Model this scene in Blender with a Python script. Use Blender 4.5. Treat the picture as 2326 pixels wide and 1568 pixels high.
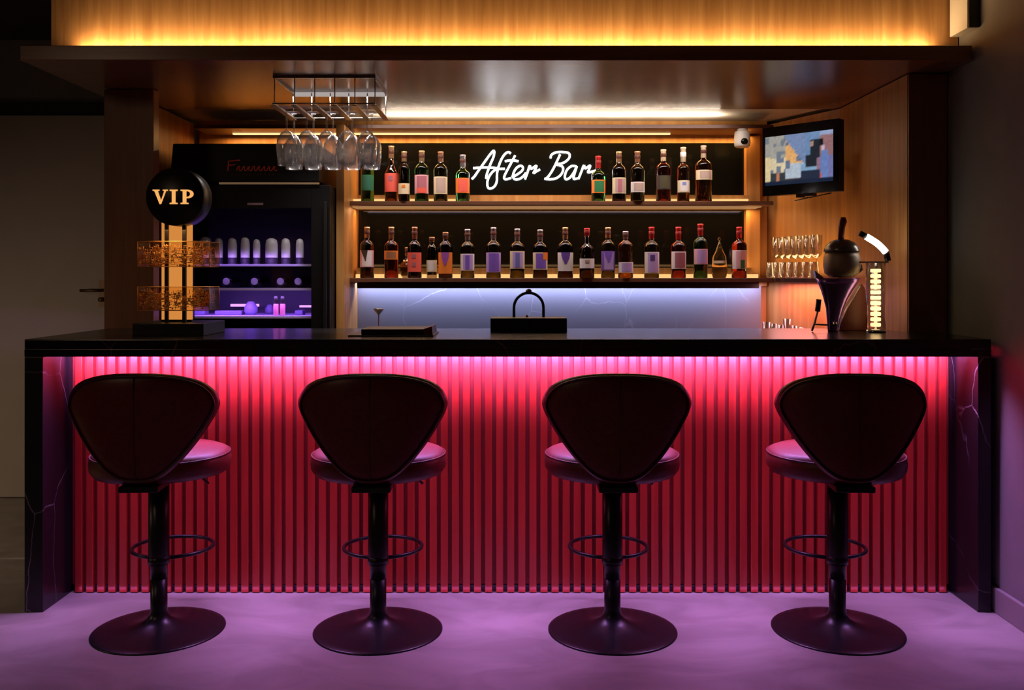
import bpy, bmesh, math, random
from mathutils import Vector, Matrix
random.seed(7)
PI = math.pi
sc = bpy.context.scene
C = sc.collection
for o in list(bpy.data.objects): bpy.data.objects.remove(o, do_unlink=True)

# ------------------------------------------------------------------ camera, world, exposure
F, VX, VY, EYE = 2150.0, 1163.0, 626.0, 1.357
cam = bpy.data.cameras.new('camera'); camo = bpy.data.objects.new('camera', cam); C.objects.link(camo)
camo.location = (0, 0, EYE); camo.rotation_euler = (PI/2, 0, 0)
cam.sensor_width = 36; cam.lens = F/2326*36; cam.shift_y = -(784-VY)/2326; cam.clip_start = .05
sc.camera = camo
w = bpy.data.worlds.new('world'); sc.world = w; w.use_nodes = True
w.node_tree.nodes['Background'].inputs[0].default_value = (.9, .75, .6, 1)
w.node_tree.nodes['Background'].inputs[1].default_value = .0008
vs = sc.view_settings; vs.view_transform = 'Standard'; vs.look = 'None'; vs.exposure = 0; vs.gamma = 1; vs.use_curve_mapping = False
sc.cycles.max_bounces = 10; sc.cycles.transparent_max_bounces = 24; sc.cycles.transmission_bounces = 10
sc.cycles.caustics_refractive = False; sc.cycles.caustics_reflective = False
sc.cycles.sample_clamp_indirect = 4

def area(name, loc, size, energy, color, rot=(0, 0, 0), spread=180):
    l = bpy.data.lights.new(name, 'AREA'); l.shape = 'RECTANGLE'; l.size, l.size_y = size
    l.energy = energy; l.color = color; l.spread = math.radians(spread)
    o = bpy.data.objects.new(name, l); o.location = loc; o.rotation_euler = rot; C.objects.link(o)
    return o
PURPLE = (.62, .24, 1.0); WARM = (1, .55, .18)
# LED tape under the bar top (behind the front lip), pointing down
LILAC = (.68, .30, 1.0)
area('bar_top_led', (0, 3.846, 1.049), (3.70, .045), 28, LILAC, (math.radians(-14), 0, 0), 92)
area('bar_slat_led', (0, 3.874, 1.048), (3.70, .012), 64, LILAC, (math.radians(90), 0, 0), 143)
# LED tape at the toe of the slatted front, shining out over the floor
area('toe_led', (0, 4.028, .018), (3.70, .012), .25, (.60, .25, 1.0), (math.radians(70), 0, 0))
# cove on top of the canopy washing the fascia
area('canopy_cove_led', (-.03, 4.122, 2.340), (3.72, .02), 17, (1, .64, .30), (PI-math.radians(-4), 0, 0))
# dim warm room lamps behind the camera
area('corridor_lamp', (-3.9, 3.0, 1.15), (.35, .35), 6.0, (1, .70, .48), (math.radians(52), 0, math.radians(-22)), 120)
area('room_lamp_rear', (-.4, -.3, 2.7), (1.4, 1.0), 5.5, (1, .74, .55), (math.radians(4), 0, 0), 80)
area('room_lamp_left', (-3.0, .9, 2.68), (.5, .5), 2.8, (1, .66, .42), (math.radians(52), 0, math.radians(-38)), 120)
# added fill hidden at the canopy's back edge to brighten the bottle labels
area('canopy_back_fill', (.20, 5.165, 2.262), (2.1, .03), 8.5, (1, .82, .74), (math.radians(30), 0, 0), 115)

# ------------------------------------------------------------------ materials
def mat(name, col=(.5, .5, .5), rough=.5, metal=0, spec=None, emit=None, es=1, trans=0, ior=1.45, coat=0, alpha=1):
    m = bpy.data.materials.new(name); m.use_nodes = True
    b = m.node_tree.nodes['Principled BSDF']
    b.inputs['Base Color'].default_value = (*col, 1); b.inputs['Roughness'].default_value = rough
    b.inputs['Metallic'].default_value = metal; b.inputs['IOR'].default_value = ior
    b.inputs['Transmission Weight'].default_value = trans; b.inputs['Coat Weight'].default_value = coat
    b.inputs['Coat Roughness'].default_value = .1; b.inputs['Alpha'].default_value = alpha
    if spec is not None: b.inputs['Specular IOR Level'].default_value = spec
    if emit: b.inputs['Emission Color'].default_value = (*emit, 1); b.inputs['Emission Strength'].default_value = es
    return m
def nodes(m): return m.node_tree.nodes, m.node_tree.links, m.node_tree.nodes['Principled BSDF']
def ramp(ns, stops):
    r = ns.new('ShaderNodeValToRGB'); cr = r.color_ramp
    while len(cr.elements) < len(stops): cr.elements.new(.5)
    for e, (p, c) in zip(cr.elements, stops): e.position = p; e.color = (*c, 1) if len(c) == 3 else c
    return r
def wood(name, c1, c2, rough=.4, grain='Z', coat=0, spec=.5, bump=.05, fs=1.0):
    m = mat(name, c1, rough, coat=coat, spec=spec); ns, ln, b = nodes(m)
    tc = ns.new('ShaderNodeTexCoord'); mp = ns.new('ShaderNodeMapping')
    s = {'Z': (16*fs, 16*fs, .9*fs), 'X': (.9*fs, 16*fs, 16*fs)}[grain]; mp.inputs['Scale'].default_value = s
    ln.new(tc.outputs['Object'], mp.inputs['Vector'])
    n = ns.new('ShaderNodeTexNoise'); n.inputs['Scale'].default_value = 1.6; n.inputs['Detail'].default_value = 9; n.inputs['Distortion'].default_value = .5
    ln.new(mp.outputs[0], n.inputs['Vector'])
    r = ramp(ns, [(.3, c1), (.52, tuple((a+d)/2 for a, d in zip(c1, c2))), (.7, c2)]); ln.new(n.outputs['Fac'], r.inputs[0])
    ln.new(r.outputs[0], b.inputs['Base Color'])
    bp = ns.new('ShaderNodeBump'); bp.inputs['Strength'].default_value = bump; bp.inputs['Distance'].default_value = .01
    ln.new(n.outputs['Fac'], bp.inputs['Height']); ln.new(bp.outputs[0], b.inputs['Normal'])
    return m
def marble(name, base, vein, scale=1.6, rough=.25, width=.012, amt=1, seed=0, spec=.5):
    m = mat(name, base, rough, spec=spec); ns, ln, b = nodes(m)
    tc = ns.new('ShaderNodeTexCoord'); mp = ns.new('ShaderNodeMapping'); mp.inputs['Location'].default_value = (seed, seed*1.7, seed*.6)
    mp.inputs['Rotation'].default_value = (.5, .6, .3); mp.inputs['Scale'].default_value = (1, 1, .7)
    ln.new(tc.outputs['Object'], mp.inputs[0])
    n1 = ns.new('ShaderNodeTexNoise'); n1.inputs['Scale'].default_value = 3; n1.inputs['Detail'].default_value = 6
    ln.new(mp.outputs[0], n1.inputs['Vector'])
    mx = ns.new('ShaderNodeMix'); mx.data_type = 'VECTOR'; mx.inputs['Factor'].default_value = .16
    ln.new(mp.outputs[0], mx.inputs[4]); ln.new(n1.outputs['Color'], mx.inputs[5])
    v = ns.new('ShaderNodeTexVoronoi'); v.feature = 'DISTANCE_TO_EDGE'; v.inputs['Scale'].default_value = scale
    ln.new(mx.outputs[1], v.inputs['Vector'])
    r = ramp(ns, [(0, (1, 1, 1)), (width, (0, 0, 0))]); ln.new(v.outputs['Distance'], r.inputs[0])
    n2 = ns.new('ShaderNodeTexNoise'); n2.inputs['Scale'].default_value = 2.2; ln.new(mp.outputs[0], n2.inputs['Vector'])
    r2 = ramp(ns, [(.42, (0, 0, 0)), (.62, (amt, amt, amt))]); ln.new(n2.outputs['Fac'], r2.inputs[0])
    mu = ns.new('ShaderNodeMath'); mu.operation = 'MULTIPLY'; ln.new(r.outputs[0], mu.inputs[0]); ln.new(r2.outputs[0], mu.inputs[1])
    c = ns.new('ShaderNodeMix'); c.data_type = 'RGBA'; c.inputs[6].default_value = (*base, 1); c.inputs[7].default_value = (*vein, 1)
    ln.new(mu.outputs[0], c.inputs[0]); ln.new(c.outputs[2], b.inputs['Base Color'])
    return m
def mottled(name, c1, c2, scale, rough, detail=6, bump=.1, stretch=(1, 1, 1)):
    m = mat(name, c1, rough); ns, ln, b = nodes(m)
    tc = ns.new('ShaderNodeTexCoord'); mp = ns.new('ShaderNodeMapping'); mp.inputs['Scale'].default_value = stretch; ln.new(tc.outputs['Object'], mp.inputs[0])
    n = ns.new('ShaderNodeTexNoise'); n.inputs['Scale'].default_value = scale; n.inputs['Detail'].default_value = detail; n.inputs['Distortion'].default_value = 1.2
    ln.new(mp.outputs[0], n.inputs[0])
    r = ramp(ns, [(.35, c1), (.65, c2)]); ln.new(n.outputs['Fac'], r.inputs[0]); ln.new(r.outputs[0], b.inputs['Base Color'])
    if bump:
        bp = ns.new('ShaderNodeBump'); bp.inputs['Strength'].default_value = bump; bp.inputs['Distance'].default_value = .01
        ln.new(n.outputs['Fac'], bp.inputs['Height']); ln.new(bp.outputs[0], b.inputs['Normal'])
    return m
M = {}
M['floor'] = mottled('stone_floor', (.30, .27, .25), (.42, .39, .36), 2.6, .45, 8, .06, (1, 1.6, 1))
M['wall'] = mottled('painted_wall', (.22, .215, .205), (.245, .24, .23), 3, .8, 3, 0)
M['ceil'] = mat('dark_ceiling', (.04, .035, .03), .8)
M['door'] = mottled('door_paint', (.42, .38, .33), (.45, .41, .36), 2, .55, 3, 0)
M['base'] = mat('baseboard_paint', (.30, .28, .28), .5)
M['fascia'] = wood('oak_fascia', (.44, .21, .07), (.66, .36, .14), .5, 'Z', fs=1.3)
M['oak'] = wood('oak_panel', (.46, .21, .055), (.66, .34, .10), .45, 'Z', fs=1.0)
M['canopy'] = wood('walnut_canopy', (.15, .06, .022), (.23, .10, .042), .27, 'X', spec=.7, bump=.02)
M['pillar'] = wood('walnut_pillar', (.17, .065, .025), (.24, .10, .04), .4, 'Z')
M['shelf'] = wood('walnut_shelf', (.13, .055, .03), (.20, .09, .05), .35, 'X')
M['slat'] = wood('red_stained_slat', (.44, .020, .015), (.60, .036, .024), .32, 'Z', spec=.7, coat=.5)
M['slat'].node_tree.nodes['Principled BSDF'].inputs['Coat Roughness'].default_value = .35
M['slat'].node_tree.nodes['Principled BSDF'].inputs['Coat Weight'].default_value = .45
M['slatback'] = wood('slat_backing', (.30, .03, .03), (.4, .05, .05), .5, 'Z')
M['marble'] = marble('black_marble', (.008, .008, .009), (.16, .13, .12), 2.6, .22, .005, .5, 3)
M['marble_side'] = marble('black_marble_polished', (.012, .011, .014), (.42, .40, .45), 3.4, .28, .007, .8, 5)
M['splash'] = marble('grey_marble', (.25, .255, .29), (.62, .62, .66), 4.5, .3, .010, .6, 9)
M['mirror'] = mat('black_mirror', (.004, .004, .003), .08, spec=.16)
M['leather'] = mottled('maroon_leather', (.105, .012, .010), (.14, .018, .014), 60, .42, 2, .04)
M['leather_seam'] = mat('leather_piping', (.05, .006, .006), .4)
M['blackmetal'] = mat('black_metal', (.018, .016, .018), .32, metal=.35)
M['black'] = mat('black_plastic', (.012, .012, .012), .4)
M['fridge_black'] = mat('fridge_black', (.004, .004, .004), .45, spec=.25)
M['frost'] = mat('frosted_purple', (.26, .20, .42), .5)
M['gloss'] = mat('gloss_black', (.006, .006, .006), .08)
M['chrome'] = mat('chrome', (.75, .74, .72), .15, metal=1)
M['steel'] = mat('brushed_steel', (.45, .42, .40), .3, metal=1)
M['bronze'] = mat('bronze_handle', (.16, .11, .07), .5, metal=.8)
M['white'] = mat('white_plastic', (.72, .68, .60), .45)
def thin_glass(name, edge=.9, base=.06, tint=(.97, .97, .97), rough=.04):
    m = bpy.data.materials.new(name); m.use_nodes = True; ns, ln = m.node_tree.nodes, m.node_tree.links
    ns.remove(ns['Principled BSDF']); out = ns['Material Output']
    t = ns.new('ShaderNodeBsdfTransparent'); t.inputs[0].default_value = (*tint, 1)
    g = ns.new('ShaderNodeBsdfGlossy'); g.inputs['Roughness'].default_value = rough
    lw = ns.new('ShaderNodeLayerWeight'); lw.inputs['Blend'].default_value = .28
    mr = ns.new('ShaderNodeMapRange'); mr.inputs['To Min'].default_value = base; mr.inputs['To Max'].default_value = edge
    ln.new(lw.outputs['Facing'], mr.inputs['Value']); mx = ns.new('ShaderNodeMixShader')
    ln.new(mr.outputs[0], mx.inputs[0]); ln.new(t.outputs[0], mx.inputs[1]); ln.new(g.outputs[0], mx.inputs[2]); ln.new(mx.outputs[0], out.inputs['Surface'])
    return m
M['glass'] = thin_glass('clear_glass', .85, .10, (.93, .93, .93), .10)
M['wine'] = thin_glass('wine_glass_clear', .95, .09, (.985, .985, .985), .16)
_n, _l = M['wine'].node_tree.nodes, M['wine'].node_tree.links
_d = _n.new('ShaderNodeBsdfDiffuse'); _d.inputs[0].default_value = (.9, .88, .86, 1); _m = _n.new('ShaderNodeMixShader'); _m.inputs[0].default_value = .07  # white diffuse share put in for the bright reflections on the bowls
_src = _n['Material Output'].inputs['Surface'].links[0].from_socket; _l.new(_src, _m.inputs[1]); _l.new(_d.outputs[0], _m.inputs[2]); _l.new(_m.outputs[0], _n['Material Output'].inputs['Surface'])
M['pane'] = thin_glass('fridge_pane', .15, .001, (.95, .95, .95), .02)
M['acrylic'] = thin_glass('clear_acrylic', .5, .06, (1, .90, .72), .1)
M['led_warm'] = mat('warm_led', (0, 0, 0), emit=(1, .62, .26), es=1.5)
M['led_cream'] = mat('cream_led', (0, 0, 0), emit=(1, .72, .38), es=1.15)
M['led_bar'] = mat('glow_bar', (0, 0, 0), emit=(1, .60, .22), es=1.0)
M['led_soft'] = mat('soft_bar', (0, 0, 0), emit=(1, .50, .18), es=.35)
M['led_purple'] = mat('purple_led', (0, 0, 0), emit=(.72, .33, 1), es=1.5)
M['neon'] = mat('neon_tube', (0, 0, 0), emit=(.93, .96, 1), es=6)
M['vip_letter'] = mat('lit_gold_letter', (0, 0, 0), emit=(1, .47, .13), es=.95)
M['amber'] = mat('amber_light_panel', (0, 0, 0), emit=(1, .37, .075), es=.66, spec=0)
M['gold'] = mat('gold_fretwork', (.95, .45, .14), .35, metal=.2)
M['lampwhite'] = mat('lamp_tube', (0, 0, 0), emit=(1, .93, .85), es=6)
M['lampwarm'] = mat('lamp_column', (0, 0, 0), emit=(1, .66, .28), es=3.2)
M['redsign'] = mat('red_lettering', (.30, .03, .015), .5, emit=(.5, .04, .015), es=.07)
M['dimgold'] = mat('dim_gold_lettering', (.2, .11, .03), .5)
M['maroonwood'] = wood('maroon_wood', (.16, .02, .015), (.24, .04, .02), .35, 'Z')
M['fridge_in'] = mat('fridge_lining', (.05, .04, .08), .5)
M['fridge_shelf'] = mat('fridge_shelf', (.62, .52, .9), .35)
M['pale'] = mat('pale_jar', (.72, .68, .78), .35)
M['pinkcan'] = mat('pink_can', (.85, .25, .40), .35)

# ------------------------------------------------------------------ mesh helpers
ORG = {}
class MB:
    """collects shapes, then links them as one mesh object"""
    def __init__(s): s.bm = bmesh.new(); s.mi = 0
    def _new(s, verts, faces, smooth=False):
        vs_ = [s.bm.verts.new(v) for v in verts]
        for f in faces:
            try:
                fc = s.bm.faces.new([vs_[i] for i in f]); fc.material_index = s.mi; fc.smooth = smooth
            except ValueError: pass
        return vs_
    def box(s, x0, x1, y0, y1, z0, z1):
        v = [(x, y, z) for x in (x0, x1) for y in (y0, y1) for z in (z0, z1)]
        s._new(v, [(0, 1, 3, 2), (4, 6, 7, 5), (0, 4, 5, 1), (2, 3, 7, 6), (0, 2, 6, 4), (1, 5, 7, 3)]); return s
    def prism(s, pts, y0, y1):       # outline in x,z given extent in y
        n = len(pts); v = [(x, y0, z) for x, z in pts] + [(x, y1, z) for x, z in pts]
        s._new(v, [tuple(range(n)), tuple(range(2*n-1, n-1, -1))] + [(i, i+n, (i+1) % n+n, (i+1) % n) for i in range(n)]); return s
    def slab(s, pts, z0, z1):        # outline in x,y
        n = len(pts); v = [(x, y, z0) for x, y in pts] + [(x, y, z1) for x, y in pts]
        s._new(v, [tuple(range(n-1, -1, -1)), tuple(range(n, 2*n))] + [(i, (i+1) % n, (i+1) % n+n, i+n) for i in range(n)]); return s
    def lathe(s, prof, c=(0, 0, 0), n=32, sx=1, sy=1, axis='Z', closed=False):
        vs_, fs = [], []; k = len(prof)
        for i in range(n):
            a = 2*PI*i/n
            for r, z in prof:
                p = (r*math.cos(a)*sx, r*math.sin(a)*sy, z)
                if axis == 'Y': p = (p[0], p[2], p[1])
                vs_.append((c[0]+p[0], c[1]+p[1], c[2]+p[2]))
        kk = k if closed else k-1
        for i in range(n):
            for j in range(kk):
                a, b_ = i*k+j, i*k+(j+1) % k; a2, b2 = ((i+1) % n)*k+j, ((i+1) % n)*k+(j+1) % k
                fs.append((a, a2, b2, b_))
        s._new(vs_, fs, True); return s
    def tube(s, pts, r, n=8, close=False, cap=True):
        P = [Vector(p) for p in pts]; m = len(P); rings = []; up = None
        for i, p in enumerate(P):
            if close: d = P[(i+1) % m]-P[i-1]
            else: d = P[min(i+1, m-1)]-P[max(i-1, 0)]
            d.normalize()
            if up is None: up = Vector((0, 0, 1)) if abs(d.z) < .9 else Vector((1, 0, 0))
            a = d.cross(up).normalized(); b_ = a.cross(d).normalized(); up = b_
            rr = r[i] if isinstance(r, (list, tuple)) else r
            rings.append([p+(a*math.cos(2*PI*k/n)+b_*math.sin(2*PI*k/n))*rr for k in range(n)])
        v = [q for ring in rings for q in ring]; fs = []
        for i in range(m if close else m-1):
            for k in range(n):
                j = (i+1) % m; fs.append((i*n+k, i*n+(k+1) % n, j*n+(k+1) % n, j*n+k))
        if cap and not close: fs += [tuple(range(n-1, -1, -1)), tuple((m-1)*n+k for k in range(n))]
        s._new(v, fs, True); return s
    def ball(s, c, r, sx=1, sy=1, sz=1, n=16):
        k = n//2
        return s.lathe([(r*math.sin(PI*j/k), -r*math.cos(PI*j/k)*sz) for j in range(k+1)], c, n, sx, sy)
    def build(s, name, m, parent=None, bevel=0, loc=None, smooth=None):
        bmesh.ops.remove_doubles(s.bm, verts=s.bm.verts, dist=1e-6)
        bmesh.ops.recalc_face_normals(s.bm, faces=s.bm.faces)
        me = bpy.data.meshes.new(name); s.bm.to_mesh(me); s.bm.free()
        for mm in (m if isinstance(m, (list, tuple)) else [m]): me.materials.append(mm)
        o = bpy.data.objects.new(name, me); C.objects.link(o)
        if parent is not None:
            org = ORG[parent.name]; me.transform(Matrix.Translation(-org)); o.parent = parent; ORG[o.name] = org
        elif loc is not None:
            me.transform(Matrix.Translation(-Vector(loc))); o.location = loc; ORG[o.name] = Vector(loc)
        else: ORG[o.name] = Vector((0, 0, 0))
        if bevel:
            b = o.modifiers.new('bevel', 'BEVEL'); b.width = bevel; b.segments = 3; b.limit_method = 'ANGLE'; b.harden_normals = False
        return o
def tag(o, label, cat, group=None):
    o['label'] = label; o['category'] = cat
    if group: o['group'] = group
    return o
def thing(name, loc, label, cat, group=None):
    o = bpy.data.objects.new(name, None); o.empty_display_size = .05; C.objects.link(o); o.location = loc; ORG[o.name] = Vector(loc)
    return tag(o, label, cat, group)
def struct(name, mb, m, bevel=0):
    o = mb.build(name, m, None, bevel); o['kind'] = 'structure'; return o
def copy_tree(o, parent=None):
    c = o.copy(); C.objects.link(c); c.parent = parent
    ORG[c.name] = Vector(o.location)
    for ch in list(o.children): copy_tree(ch, c)
    return c
def X(px, Y): return (px-VX)*Y/F
def Z(py, Y): return EYE-(py-VY)*Y/F
def at(px, py, Y): return (X(px, Y), Y, Z(py, Y))
def smooth_path(pts, k=6):
    out = []; n = len(pts)
    for i in range(n-1):
        p0, p1, p2, p3 = (Vector(pts[max(i-1, 0)]), Vector(pts[i]), Vector(pts[i+1]), Vector(pts[min(i+2, n-1)]))
        for j in range(k):
            t = j/k
            out.append(.5*((2*p1)+(p2-p0)*t+(2*p0-5*p1+4*p2-p3)*t*t+(3*p1-p0-3*p2+p3)*t**3))
    out.append(Vector(pts[-1])); return out

# ------------------------------------------------------------------ room shell
HC = 1.10
struct('floor', MB().box(-4.5, 2.1, -1.5, 6.2, -.05, 0), M['floor'])
struct('ceiling', MB().box(-4.5, 2.1, -1.5, 6.2, 2.80, 2.85), M['ceil'])
struct('wall_right', MB().box(1.96, 2.06, -1.5, 5.9, 0, 2.80), M['wall'])
struct('wall_left', MB().box(-4.5, -4.4, -1.5, 5.9, 0, 2.80), M['wall'])
struct('wall_front', MB().box(-4.5, 2.1, -1.6, -1.5, 0, 2.80), M['wall'])
struct('wall_back', MB().box(-4.4, 1.96, 5.80, 5.90, 0, 2.80), M['wall'])
struct('baseboard_right', MB().box(1.942, 1.96, -1.5, 4.2, 0, .10), M['base'], .003)
# door in the far left wall
d1 = struct('door_1', MB().box(-3.42, -2.40, 5.765, 5.799, .006, Z(262, 5.77)), M['door'], .004)
hx, hz = X(232, 5.76), Z(660, 5.76)
MB().box(hx-.018, hx+.018, 5.752, 5.765, hz-.10, hz+.06).tube([(hx, 5.756, hz), (hx, 5.715, hz), (hx-.03, 5.705, hz), (hx-.11, 5.705, hz)], .009).lathe([(0, 0), (.014, 0), (.014, -.02), (0, -.02)], (hx, 5.75, hz-.055), 12, axis='Y').build('door_handle', M['bronze'], d1)
zt = Z(262, 5.77)
struct('trim_1', MB().box(-3.52, -2.30, 5.775, 5.799, zt+.004, zt+.08).box(-3.52, -3.425, 5.775, 5.799, 0, zt+.08).box(-2.395, -2.30, 5.775, 5.799, 0, zt+.08), M['ceil'], .003)

# pillars and panels of the back-bar niche
struct('wall_pillar_left', MB().box(-1.985, -1.744, 4.605, 4.68, 0, 2.262), M['pillar'], .002)
struct('wall_niche_left', MB().box(-1.98, -1.90, 4.682, 5.66, 0, 2.262), M['oak'])
struct('wall_pillar_right', MB().box(1.782, 1.955, 4.25, 4.262, 0, 2.262), M['pillar'], .002)
struct('wall_niche_right', MB().box(1.78, 1.81, 4.263, 5.13, 0, 2.262), M['oak'])
struct('wall_niche_corner', MB().slab([(1.53, 5.699), (1.779, 5.131), (1.81, 5.131), (1.81, 5.699)], 0, 2.262), M['oak'])
# canopy over the bar: thick walnut board with the oak fascia above
struct('ceiling_canopy', MB().box(-2.08, 1.945, 4.0, 5.18, 2.267, 2.330), M['canopy'], .003)
struct('wall_fascia', MB().box(-2.02, 1.955, 4.15, 4.20, 2.331, 2.799), M['fascia'])
struct('wall_fascia_return', MB().box(-2.02, -1.98, 4.201, 5.75, 2.331, 2.799), M['pillar'])
struct('ceiling_niche', MB().box(-1.985, 1.955, 5.181, 5.75, 2.283, 2.330), mottled('niche_ceiling', (.50, .44, .36), (.58, .52, .43), 4, .5, 3, 0))
struct('wall_niche_back', MB().box(-1.90, 1.53, 5.70, 5.75, 0, 2.282), M['oak'])

# ------------------------------------------------------------------ bar counter
xl, xr = X(55, 3.81), X(2252, 3.81)
bar = thing('bar_counter', (0, 4.1, 0), 'long bar with black marble top and sides and a red-lit slatted wooden front', 'bar counter')
ztop = HC
MB().slab([(xl, 3.81), (xr, 3.81), (xr, 4.245), (1.776, 4.245), (1.776, 4.60), (xl, 4.60)], 1.060, ztop).build('counter_top', M['marble'], bar, .004)
MB().box(xl, xr, 3.81, 3.818, Z(811, 3.81), 1.0598).build('front_lip', M['marble'], bar, .002)
MB().box(xl, X(97, 3.81), 3.8105, 4.55, 0, Z(811, 3.81)-.0005).build('side_panel', M['marble_side'], bar, .003)
MB().box(X(2222, 3.81), xr, 3.8105, 4.25, 0, Z(811, 3.81)-.0005).build('side_panel', M['marble_side'], bar, .003)
sxl, sxr = X(170, 4.046), X(2157, 4.046)
xi0, xi1 = X(97, 3.81), X(2222, 3.81)
MB().box(xi0+.001, xi1-.001, 4.068, 4.10, .03, 1.0595).build('back_board', M['slatback'], bar)
n = 79; pitch = (sxr-sxl)/n; sl = MB()
for i in range(n):
    x0 = sxl+i*pitch
    sl.prism([(0, 0)]*0 or [(x0+.002, .003), (x0+.033, .003), (x0+.033, 1.059), (x0+.002, 1.059)], 4.040, 4.0678)
sl.build('slatted_front', M['slat'], bar, .003)
MB().box(xi0+.01, xi1-.01, 4.06, 4.10, .001, .0295).build('toe_kick', M['black'], bar)
MB().box(xi0+.02, xi1-.02, 3.822, 3.870, 1.0550, 1.0595).build('led_channel', M['steel'], bar)

# ------------------------------------------------------------------ back bar shelves
YB, YS = 5.65, 5.38
zU, zM, zL = Z(283, YS), Z(457, YS), Z(632, YS)
bb = thing('back_bar_panel', (.3, 5.68, 0), 'black mirrored back panel framed in oak behind the bottle shelves', 'wall panel')
def zz(py, Y=YB): return Z(py, Y)
MB().box(-.915, 1.385, 5.652, 5.665, zz(443), zz(325)).build('upper_mirror', M['mirror'], bb)
MB().box(-.915, 1.385, 5.652, 5.665, zz(612), zz(478)).build('lower_mirror', M['mirror'], bb)
MB().box(-1.87, 1.527, 5.6655, 5.699, zz(650), 2.282).build('oak_backing', M['oak'], bb)
MB().box(X(1690, YB), X(1722, YB), 5.60, 5.6650, zM+.001, zU-.03).build('oak_stile', M['oak'], bb, .002)
MB().box(X(1690, YB), X(1722, YB), 5.60, 5.6650, zL+.001, zM-.03).build('oak_stile', M['oak'], bb, .002)
sp = MB().box(X(812, YB), X(1729, YB), 5.652, 5.69, .90, zL-.047).build('stone_backsplash', M['splash'], None)
tag(sp, 'grey veined stone backsplash lit blue-white below the lower bottle shelf', 'backsplash')
dv = MB().box(-.966, -.922, 5.20, 5.65, 0, zU-.028).build('divider_panel', M['oak'], None, .002)
tag(dv, 'upright oak divider panel between drinks fridge and bottle shelves', 'panel')

def shelf(name, x0, x1, z, t, label, y1=5.651):
    o = thing(name, ((x0+x1)/2, 5.5, z-t), label, 'shelf')
    MB().box(x0, x1, YS, y1, z-t, z).build('shelf_board', M['shelf'], o, .002)
    return o
upper = shelf('wall_shelf', -1.81, 1.487, zU, .022, 'topmost walnut shelf board running over the fridge and bottles')
MB().box(-1.64, .93, 5.555, 5.578, zU-.030, zU-.0222).build('led_strip', M['led_warm'], upper)
MB().box(-.95, 1.35, 5.50, 5.52, zU+.0002, zU+.012).build('led_strip', M['led_cream'], upper)
middle = shelf('wall_shelf', X(780, YS), 1.487, zM, .023, 'middle walnut shelf holding the bottles beside the neon sign')
MB().box(X(790, YS), 1.44, 5.46, 5.62, zM-.029, zM-.0232).build('led_strip', M['led_soft'], middle)
for a, b_ in ((800, 1068), (1348, 1700)):
    MB().box(X(a, 5.5), X(b_, 5.5), 5.50, 5.51, zM+.0002, zM+.022).build('glow_bar', M['led_bar'], middle)
MB().box(X(820, 5.6), X(1700, 5.6), 5.52, 5.64, zM+.0002, zM+.045).build('riser', M['oak'], middle)
lower = shelf('wall_shelf', X(785, YS), 1.487, zL, .023, 'lower walnut shelf holding the longest row of bottles')
MB().box(X(800, YS), X(1735, YS), 5.50, 5.51, zL+.0002, zL+.022).build('glow_bar', M['led_bar'], lower)
MB().box(X(815, 5.6), X(1700, 5.6), 5.515, 5.64, zL+.0002, zL+.060).build('riser', M['oak'], lower)
MB().box(X(800, YS), 1.45, 5.555, 5.565, Z(655, 5.56), zL-.0232).build('valance', M['black'], lower)
# LED light carried by the shelves, plus one added front fill
def led(name, x0, x1, y, z, e, col, rot=0, sy=.012):
    return area(name, ((x0+x1)/2, y, z), (x1-x0, sy), e, col, (rot, 0, 0))
led('upper_shelf_led', -1.70, 1.40, 5.585, zU-.034, 13, (1, .52, .18), 0)
led('top_glow_led', -.75, 1.20, 5.45, zU+.010, 9, (1, .84, .64), PI)
led('middle_shelf_led', -.90, 1.42, 5.56, zM-.034, 7.0, (1, .50, .16), 0)
led('middle_front_fill', -.90, 1.42, 5.395, zM-.027, 2.5, (.95, .70, .85), math.radians(12))  # added fill so the bottle fronts and labels catch light
led('middle_top_led', -.85, 1.30, 5.53, zM+.06, .7, (1, .52, .18), math.radians(90))
led('lower_top_led', -.85, 1.42, 5.53, zL+.075, .9, (1, .55, .2), math.radians(90))
led('backsplash_led', X(800, 5.6), X(1730, 5.6), 5.60, zL-.03, 9, (.54, .58, 1), math.radians(4))

# ------------------------------------------------------------------ back counter and corner shelf
bc = thing('back_counter', (.3, 5.5, 0), 'low dark work counter behind the bar below the blue-lit stone', 'counter')
MB().box(-.915, 1.50, 5.10, 5.651, .86, .90).build('counter_top', M['marble'], bc, .003)
MB().box(-.915, 1.50, 5.14, 5.65, 0, .8598).build('cabinet', M['black'], bc, .003)
cs = MB().slab([(1.489, YS), (1.70, 4.98), (1.79, 5.02), (1.52, 5.69), (1.489, 5.651)], zL-.023, zL).build('corner_shelf', M['shelf'], None, .002)
tag(cs, 'short walnut corner shelf under the stemware at the right wall', 'shelf')
area('corner_shelf_led', (1.60, 5.30, zL-.03), (.10, .45), 3.2, (1, .36, .38), (0, 0, math.radians(28)))
area('corner_top_led', (1.60, 5.25, zL+.006), (.05, .5), 1.3, (1, .55, .22), (PI, 0, math.radians(28)))
area('pink_low_led', (1.70, 4.72, .95), (.04, .5), 1.6, (1, .12, .35), (0, math.radians(-130), 0))

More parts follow.
